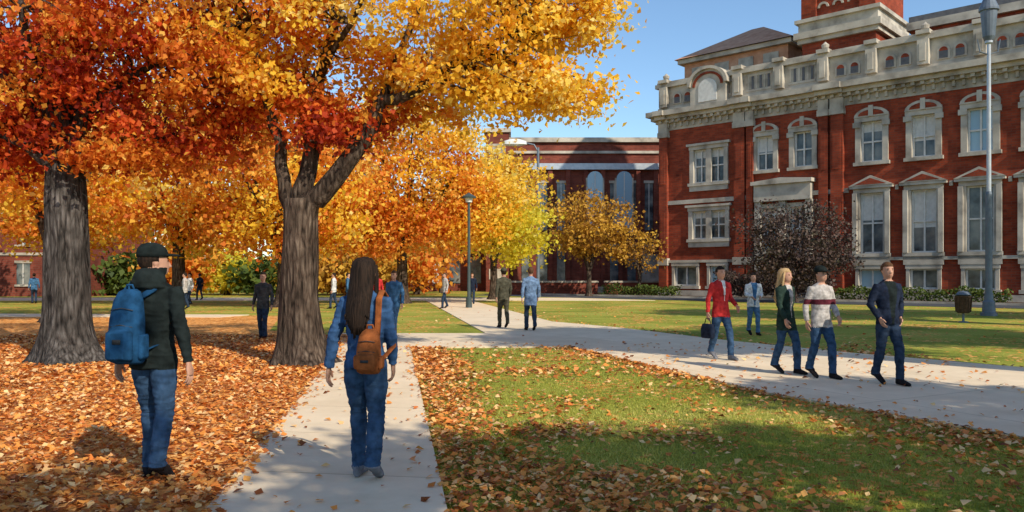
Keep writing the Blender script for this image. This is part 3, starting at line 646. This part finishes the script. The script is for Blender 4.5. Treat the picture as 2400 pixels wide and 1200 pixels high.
# ------------------------------------------------------------ people
SK=nmat('skin',[(.42,.22,.15),(.52,.29,.20)],scale=6,rough=.6)
def hairmat(n,a,b): return nmat(n,[a,b],scale=70,rough=.75,stretch=(1,1,.05),bmp=.9,dist=.01,spec=.15)
HD=hairmat('hair_dark',(.006,.004,.003),(.035,.02,.013))
HB=hairmat('hair_blonde',(.35,.22,.1),(.55,.38,.2))
HR=hairmat('hair_brown',(.06,.03,.015),(.12,.06,.03))
EYE=nmat('eye_dark',[(.02,.015,.01),(.03,.02,.02)],rough=.3)
LIP=nmat('lip',[(.35,.1,.08),(.4,.13,.1)],rough=.5)
JEAN=cloth('denim_jeans',(.034,.070,.135)); JEAN2=cloth('dark_jeans',(.025,.04,.07)); JEAN3=cloth('light_jeans',(.07,.14,.24))
BLK=cloth('black_cloth',(.013,.018,.018)); NAV=cloth('navy_cloth',(.014,.02,.038)); DGR=cloth('dark_green_cloth',(.022,.04,.032))
BLU=cloth('blue_cloth',(.05,.13,.25)); DEN=cloth('denim_jacket',(.036,.085,.19)); RD=cloth('red_cloth',(.42,.03,.03)); GRY=cloth('light_grey_cloth',(.40,.37,.35))
WHT=cloth('white_cloth',(.55,.55,.55)); OLV=cloth('olive_cloth',(.07,.065,.045)); TAN=cloth('tan_leather',(.26,.08,.025)); PACKB=cloth('blue_nylon',(.012,.055,.13))
LBL=cloth('light_blue_cloth',(.13,.20,.32)); SHB=cloth('black_shoe',(.018,.015,.016)); SHW=cloth('light_shoe',(.16,.16,.18)); MAR=cloth('maroon_cloth',(.10,.02,.03)); CHR=cloth('charcoal_cloth',(.05,.052,.055))

def person(name,x,y,face,H,jacket,pants,shoe,hair,style='short',stride=.12,arms=None,headyaw=0,hem=.80,vox=.014,fem=False,skin=SK,pack=None,inner=None,iw=.045,stripe=None,cap=None,hood=False,zoff=0.,legout=.0,bag=None):
    e=empty(name,(x,y,zoff),rad(face)); k=H/1.75; e.scale=(k,k,k)
    mb=MB(); sw=.88 if fem else 1.0
    mb.loft([(hem,0,0,.160,.112),(hem+.008,0,0,.172,.124),(.92,0,0,.172,.125),(1.05,0,0,.158*sw,.114),(1.15,0,.0,.168*sw,.118),(1.27,0,0,.192*sw,.126),(1.36,0,-.005,.203*sw,.122),(1.42,0,-.008,.180*sw,.100),(1.455,0,-.005,.13*sw,.085),(1.485,0,0,.075,.07),(1.495,0,.0,.05,.05)],28)
    legs={}
    for s,off in ((-1,stride),(1,-stride)):
        ank=Vector((s*(.088+legout),off,.10+(.05 if off<-.08 else 0))); hip_=Vector((s*.082,0,.90))
        kn=hip_.lerp(ank,.5)+Vector((s*.005,.035+abs(off)*.15,.0)); legs[s]=(hip_,kn,ank)
        mb.tube([hip_+Vector((0,0,.03)),hip_.lerp(kn,.25),hip_.lerp(kn,.6),kn,kn.lerp(ank,.35),kn.lerp(ank,.75),ank+Vector((0,-.005,-.035))],[.092,.093,.082,.066,.066,.058,.060],n=18)
        pitch=-.5 if off<-.08 else 0
        S=[(-.075,.022,.028),(-.055,.036,.045),(0,.041,.055),(.06,.044,.044),(.12,.048,.034),(.17,.043,.027),(.195,.02,.014)]
        rs=[]
        for (yy,rx,rz) in S:
            ring=[]
            for q in range(14):
                a=2*math.pi*q/14; lx=rx*math.cos(a); lz=rz+rz*math.sin(a); lz=max(lz,.004)
                cy,sy=math.cos(pitch),math.sin(pitch)
                Yy=yy-.17; ry=Yy*cy-lz*sy; rz_=Yy*sy+lz*cy
                ring.append(Vector((ank.x+lx,off+ry+.17,rz_)))
            rs.append(ring)
        mb.rings(rs)
    arms=arms or {}
    hands=[]; asegs=[]
    for s in (-1,1):
        sh=Vector((s*.170*sw,-.005,1.405)); d=arms.get(s,((.07,-.03,-.28),(.02,.07,-.24)))
        el=sh+Vector((d[0][0]*s,d[0][1],d[0][2])); wr=el+Vector((d[1][0]*s,d[1][1],d[1][2]))
        mb.tube([sh+Vector((-s*.05,0,.0)),sh,sh.lerp(el,.4),sh.lerp(el,.8),el,el.lerp(wr,.4),el.lerp(wr,.85),wr],[.05,.064,.058,.051,.049,.046,.041,.040],n=14)
        asegs+=[(sh.lerp(el,.2),el,.062),(el,wr,.052)]; hands.append((s,el,wr))
    if hood: mb.loft([(1.40,0,-.05,.10,.06),(1.44,0,-.06,.135,.09),(1.49,0,-.058,.130,.095),(1.54,0,-.055,.112,.085),(1.57,0,-.055,.095,.065),(1.58,0,-.055,.06,.04)],20)
    HM=Matrix.Rotation(rad(headyaw),4,'Z')
    mb.loft([(1.43,0,-.005,.056,.06),(1.50,0,-.002,.053,.058),(1.53,0,.015,.05,.07),(1.55,0,.02,.058,.085),(1.59,0,.012,.068,.095),(1.64,0,.005,.074,.098),(1.68,0,.0,.073,.094),(1.715,0,-.005,.06,.078),(1.738,0,-.008,.038,.05),(1.748,0,-.008,.014,.02)],24,M4=HM)
    mb.tube([HM@Vector((0,.095,1.645)),HM@Vector((0,.112,1.612)),HM@Vector((0,.122,1.598)),HM@Vector((0,.10,1.588))],[.008,.012,.015,.01],n=8)
    for s in (-1,1): mb.ell((s*.076,-.005,1.625),(.010,.02,.032),10,6,M4=HM)
    src=mb.build('tmp',[],None)
    rm=src.modifiers.new('r','REMESH'); rm.mode='VOXEL'; rm.voxel_size=vox
    sm=src.modifiers.new('s','SMOOTH'); sm.iterations=3; sm.factor=.5
    dg=bpy.context.evaluated_depsgraph_get(); dg.update()
    me=bpy.data.meshes.new_from_object(src.evaluated_get(dg)); bpy.data.objects.remove(src)
    nv=len(me.vertices); co_=np.empty(nv*3,np.float32); me.vertices.foreach_get('co',co_); co_=co_.reshape(-1,3)
    nf=len(me.polygons)
    cen=np.empty(nf*3,np.float32); me.polygons.foreach_get('center',cen); cen=cen.reshape(-1,3)
    def dseg(P,a,b):
        a=np.array(a);b=np.array(b);ab=b-a; t=np.clip(((P-a)@ab)/(ab@ab),0,1); return np.linalg.norm(P-a-t[:,None]*ab,axis=1)
    ismat=np.zeros(nf,np.int32)
    z=cen[:,2]; leg=z<hem-.002; ismat[leg]=1; ismat[z<.085]=2
    for s in (-1,1):
        ank=legs[s][2]; m_=(z<ank.z-.012)&(np.abs(cen[:,0]-ank.x)<.09)&(z<.16)&(np.abs(cen[:,1]-ank.y)<.25); ismat[m_]=2
    arm=np.zeros(nf,bool)
    for a,b,r in asegs: arm|=dseg(cen,a,b)<r+.012
    ismat[arm&(z>.3)]=0
    if hood: head=(z>1.585)|((z>1.50)&(cen[:,1]>.035))
    else: head=(z>1.50)|((z>1.47)&(cen[:,1]>.03)&(np.hypot(cen[:,0],cen[:,1])<.09))
    ismat[head]=3
    if inner is not None:
        m_=(cen[:,1]>.03)&(np.abs(cen[:,0])<iw+(z-1.1)*.12)&(z>hem)&(z<1.48)&(~arm); ismat[m_]=4
    if stripe is not None:
        m_=(z>1.16)&(z<1.24)&(ismat==0); ismat[m_]=5
    if vox<.018:
        nr=np.empty(nv*3,np.float32); me.vertices.foreach_get('normal',nr); nr=nr.reshape(-1,3)
        for i in range(nv):
            p=co_[i]
            if p[2]>1.49 or p[2]<.09: continue
            q=(abs(noise.noise(Vector((p[0]*8+p[2]*5,p[1]*8,p[2]*20))))-.2)*-.014+noise.noise(Vector((p[0]*4+p[2]*7,p[1]*5+x,p[2]*6)))*.010
            if p[2]<.3 or .45<p[2]<.6: q+=(abs(noise.noise(Vector((p[0]*6,p[1]*6,p[2]*42+x))))-.2)*-.012
            co_[i]+=nr[i]*q
        me.vertices.foreach_set('co',co_.reshape(-1))
    for mm in (jacket,pants,shoe,skin,inner or jacket,stripe or jacket): me.materials.append(mm)
    me.polygons.foreach_set('material_index',ismat); me.polygons.foreach_set('use_smooth',[True]*nf); me.update(); me.name='body'
    o=bpy.data.objects.new('body',me); COL.objects.link(o); o.parent=e
    hb=MB()
    for s,el,wr in hands:
        d=(wr-el).normalized(); d=(d+Vector((0,0,-.5))).normalized(); w_=(Vector((0,1,0))-d*d.y).normalized()
        inn=Vector((-s,0,0)); inn=(inn-d*inn.dot(d)).normalized()
        hb.tube([wr-d*.03,wr+d*.01,wr+d*.04,wr+d*.085,wr+d*.095],[(.024,.020),(.027,.018),(.038,.015),(.040,.013),(.034,.009)],n=12,ref=w_)
        for q,(o_,ln_) in enumerate(((.029,.070),(.010,.080),(-.010,.075),(-.028,.058))):
            b0=wr+d*.085+w_*o_
            hb.tube([b0-d*.01,b0+d*ln_*.4+inn*.006,b0+d*ln_*.75+inn*.022,b0+d*ln_*.93+inn*.04],[.0095,.0088,.008,.0055],n=7)
        b0=wr+d*.025+w_*.03
        hb.tube([b0-w_*.012,b0+w_*.016+d*.025+inn*.005,b0+w_*.024+d*.052+inn*.014,b0+w_*.024+d*.07+inn*.02],[.013,.0115,.010,.007],n=7)
        if bag and s==1:
            bb=MB(); hx,hy,hz=(wr+d*.1); bb.loft([(hz-.38,hx,hy,.05,.14),(hz-.36,hx,hy,.065,.16),(hz-.2,hx,hy,.065,.16),(hz-.12,hx,hy,.04,.14),(hz-.11,hx,hy,.02,.12)],20,p=3.5)
            bb.tube([(hx,hy-.09,hz-.12),(hx,hy-.05,hz-.01),(hx,hy+.05,hz-.01),(hx,hy+.09,hz-.12)],[.009]*4,n=6)
            bb.build('hand_bag',[bag],e,smooth=True)
    for s in (-1,1): hb.ell((s*.03,.091,1.637),(.013,.008,.007),8,6,m=1,M4=HM)
    for s in (-1,1): hb.ell((s*.031,.094,1.656),(.017,.006,.0035),8,6,m=3,M4=HM)
    hb.ell((0,.100,1.563),(.022,.007,.006),8,6,m=2,M4=HM)
    hb.build('hands_and_face',[skin,EYE,LIP,hair],e,smooth=True)
    h=MB()
    n1,n2=28,18
    grid={}
    for i in range(n2+1):
        t=math.pi*i/n2
        for j in range(n1):
            a=2*math.pi*j/n1; dx,dy,dz=math.sin(t)*math.cos(a),math.sin(t)*math.sin(a),math.cos(t)
            rn=1+.09*noise.noise(Vector((dx*5,dy*5,dz*5+x)))
            grid[i,j]=HM@Vector((dx*.084*rn,-.008+dy*.107*rn,1.65+dz*.106*rn))
    idx={}
    def vi(i,j):
        j%=n1
        if (i,j) not in idx: idx[i,j]=len(h.v); h.v.append(tuple(grid[i,j]))
        return idx[i,j]
    for i in range(n2):
        for j in range(n1):
            t=math.pi*(i+.5)/n2; a=2*math.pi*(j+.5)/n1; fy=math.sin(t)*math.sin(a); zz=math.cos(t)
            lim=.42 if fy>.25 else (-.15 if fy>-.15 else -.93)
            if zz>lim: h.f.append((vi(i,j),vi(i+1,j),vi(i+1,j+1),vi(i,j+1))); h.m.append(0)
    if style=='long':
        h.loft([(1.74,0,-.02,.05,.06),(1.71,0,-.03,.078,.088),(1.64,0,-.045,.090,.082),(1.56,0,-.065,.092,.066),(1.47,0,-.09,.094,.055),(1.38,0,-.125,.094,.042),(1.29,.0,-.14,.088,.036),(1.22,.005,-.145,.07,.028),(1.16,.01,-.145,.035,.012)],26,M4=HM)
        hr=random.Random(int(x*100))
        for q in range(60):
            a=hr.uniform(-1,1); w1=hr.uniform(-.012,.012); zb=1.14+.12*abs(a)+hr.uniform(-.03,.07)
            h.tube([HM@Vector((a*.07,-.088+.05*abs(a)-hr.uniform(0,.01),1.67)),HM@Vector((a*.093+w1,-.108+.05*a*a-hr.uniform(0,.012),1.54)),HM@Vector((a*.096-w1,-.158+.05*a*a-hr.uniform(0,.014),1.38)),HM@Vector((a*.098+w1,-.172+.04*a*a-hr.uniform(0,.01),1.27)),HM@Vector((a*.085+w1*2,-.17,zb))],[.006,.010,.010,.008,.0015],n=5)
        for s in (-1,1):
            h.tube([HM@Vector((s*.070,.03,1.69)),HM@Vector((s*.085,.02,1.6)),HM@Vector((s*.088,.01,1.5)),HM@Vector((s*.096,.0,1.38)),HM@Vector((s*.09,-.02,1.3))],[.016,.018,.02,.018,.006],n=8)
    ho=h.build('hair',[hair],e,smooth=True)
    so_=ho.modifiers.new('s','SOLIDIFY'); so_.thickness=.010; so_.offset=-1
    if style=='cap':
        c=MB(); c.loft([(1.665,0,-.008,.090,.112),(1.69,0,-.008,.091,.113),(1.73,0,-.012,.080,.10),(1.76,0,-.015,.055,.07),(1.772,0,-.015,.02,.03)],24,M4=HM)
        c.loft([(1.672,0,.115,.068,.075),(1.682,0,.115,.07,.078),(1.69,0,.10,.06,.06)],18,M4=HM)
        c.build('cap',[cap or BLK],e,smooth=True)
    if pack:
        px_,pz0,pz1,pw,pm=pack; p=MB(); cy=-.205; hh=pz1-pz0
        p.loft([(pz0,px_,cy+.02,pw*.75,.05),(pz0+.02,px_,cy,pw*.95,.075),(pz0+hh*.3,px_,cy-.01,pw,.09),(pz0+hh*.6,px_,cy,pw*.96,.08),(pz0+hh*.85,px_,cy+.015,pw*.82,.062),(pz1-.02,px_,cy+.03,pw*.62,.045),(pz1,px_,cy+.04,pw*.35,.03)],28,p=2.8)
        p.loft([(pz0+.03,px_,cy-.085,pw*.7,.02),(pz0+.05,px_,cy-.095,pw*.8,.03),(pz0+hh*.42,px_,cy-.095,pw*.78,.03),(pz0+hh*.47,px_,cy-.08,pw*.6,.012)],24,p=4)
        for s in (-1,1): p.loft([(pz0+.04,px_+s*pw*.98,cy,.018,.045),(pz0+.06,px_+s*pw*.99,cy,.024,.05),(pz0+hh*.38,px_+s*pw*.99,cy,.024,.05),(pz0+hh*.4,px_+s*pw,cy,.016,.045)],14,p=3)
        p.tube([(px_-.03,cy+.04,pz1-.01),(px_-.02,cy+.03,pz1+.03),(px_+.02,cy+.03,pz1+.03),(px_+.03,cy+.04,pz1-.01)],[.008]*4,n=6)
        for s in (-1,1):
            sx_=px_*.4+s*.105
            p.tube([(px_+s*pw*.5,cy+.06,pz1-.06),(sx_,-.12,1.43),(sx_,-.03,1.49),(sx_,.07,1.45),(sx_*1.1,.137,1.33),(sx_*1.35,.12,1.15),(sx_*1.6,.0,1.05),(px_+s*pw*.9,-.15,pz0+.1)],[(.026,.008)]*8,n=8,ref=(1,0,0))
        for q in (.5,.72): p.tube([(px_-pw*.7,cy-.074+.01*(q>.6),pz0+hh*q),(px_,cy-.088+.016*(q>.6),pz0+hh*(q+.03)),(px_+pw*.7,cy-.074+.01*(q>.6),pz0+hh*q)],[.0035]*3,n=5,m=1)
        p.box(px_-.03,px_+.03,cy-.131,cy-.124,pz0+hh*.28,pz0+hh*.34,1)
        po=p.build('backpack',[pm,CHR],e,smooth=False)
        for pp in po.data.polygons: pp.use_smooth=len(pp.vertices)==4 and pp.area<.004
    return e
A_out={-1:((.08,-.04,-.27),(.04,.05,-.25)),1:((.10,-.08,-.26),(.07,-.02,-.25))}
WALK={-1:((.07,-.10,-.26),(.02,.0,-.25)),1:((.07,.06,-.27),(.0,.12,-.22))}
person('man_with_backpack',-2.79,6.2,-8,1.83,BLK,JEAN,SHB,HD,'cap',.12,A_out,headyaw=-42,hem=.84,vox=.008,pack=(-.075,.89,1.43,.125,PACKB),cap=BLK,hood=True,legout=.01)
person('woman_with_backpack',-1.12,6.1,-6,1.70,DEN,JEAN,SHW,HD,'long',.11,{-1:((.10,-.02,-.27),(.05,.03,-.25)),1:((.05,.02,-.28),(-.01,.10,-.22))},headyaw=-12,hem=.88,vox=.008,fem=True,pack=(.085,.86,1.20,.092,TAN),zoff=.035)
person('pedestrian',-6.25,20,170,1.68,CHR,JEAN2,SHB,HD,'short',.08,vox=.014)
person('pedestrian',-3.05,20.6,160,1.72,BLU,JEAN3,SHB,HR,'short',.14,vox=.014)
person('pedestrian',-.25,23.8,20,1.78,OLV,OLV,SHB,HD,'cap',.10,WALK,cap=OLV,zoff=.03)
person('pedestrian',.53,22.6,10,1.80,LBL,JEAN2,SHB,HR,'short',.16,WALK,hem=.7,zoff=.03)
person('pedestrian',-3.2,38,120,1.72,GRY,JEAN2,SHB,HR,'short',.18)
person('pedestrian',-5.6,33,200,1.74,RD,JEAN2,SHB,HD,'short',.1)
person('pedestrian',-2.2,44,180,1.72,NAV,JEAN2,SHB,HR,'short',.15)
person('man_in_red_jacket',3.9,14.9,205,1.74,RD,JEAN,SHW,HD,'short',.19,{-1:((.09,-.03,-.26),(.0,.18,-.14)),1:((.10,-.02,-.27),(.03,.03,-.25))},inner=WHT,iw=.0,zoff=.03,headyaw=-5,bag=NAV)
person('pedestrian',6.45,21.3,185,1.66,WHT,JEAN3,SHB,HD,'short',.12,{-1:((.06,.05,-.26),(-.1,.16,-.06)),1:((.06,.05,-.26),(-.1,.16,-.06))},inner=BLU)
person('woman_in_green_coat',4.38,12.75,212,1.68,DGR,JEAN,SHB,HB,'long',.17,WALK,inner=GRY,iw=.02,fem=True,zoff=.03,hem=.72,headyaw=5,skin=SK)
person('man_in_grey_sweater',4.73,12.2,200,1.70,GRY,JEAN,SHB,HD,'cap',.17,{-1:((.06,.02,-.27),(-.04,.16,-.17)),1:((.07,-.06,-.27),(.0,.03,-.24))},stripe=MAR,cap=BLK,zoff=.03)
person('man_in_navy_jacket',5.42,11.5,195,1.76,NAV,JEAN2,SHB,HR,'short',.15,{-1:((.10,-.05,-.26),(-.09,.10,-.19)),1:((.09,-.04,-.26),(-.07,.12,-.19))},inner=BLK,zoff=.03,headyaw=-15,hem=.86)
for (x_,y_,j,f) in ((-27,45,BLU,30),(-25.8,46,GRY,200),(-17,42,WHT,150),(-8.5,38,WHT,90),(-7.9,38.4,BLU,280),(-20,51,NAV,60),(-13.5,48,RD,100),(-30,52,WHT,250),(-15.2,37,GRY,100)):
    person('pedestrian',x_,y_,f,1.72,j,JEAN2,SHB,HD,'short',.15,vox=.02)
print('done')
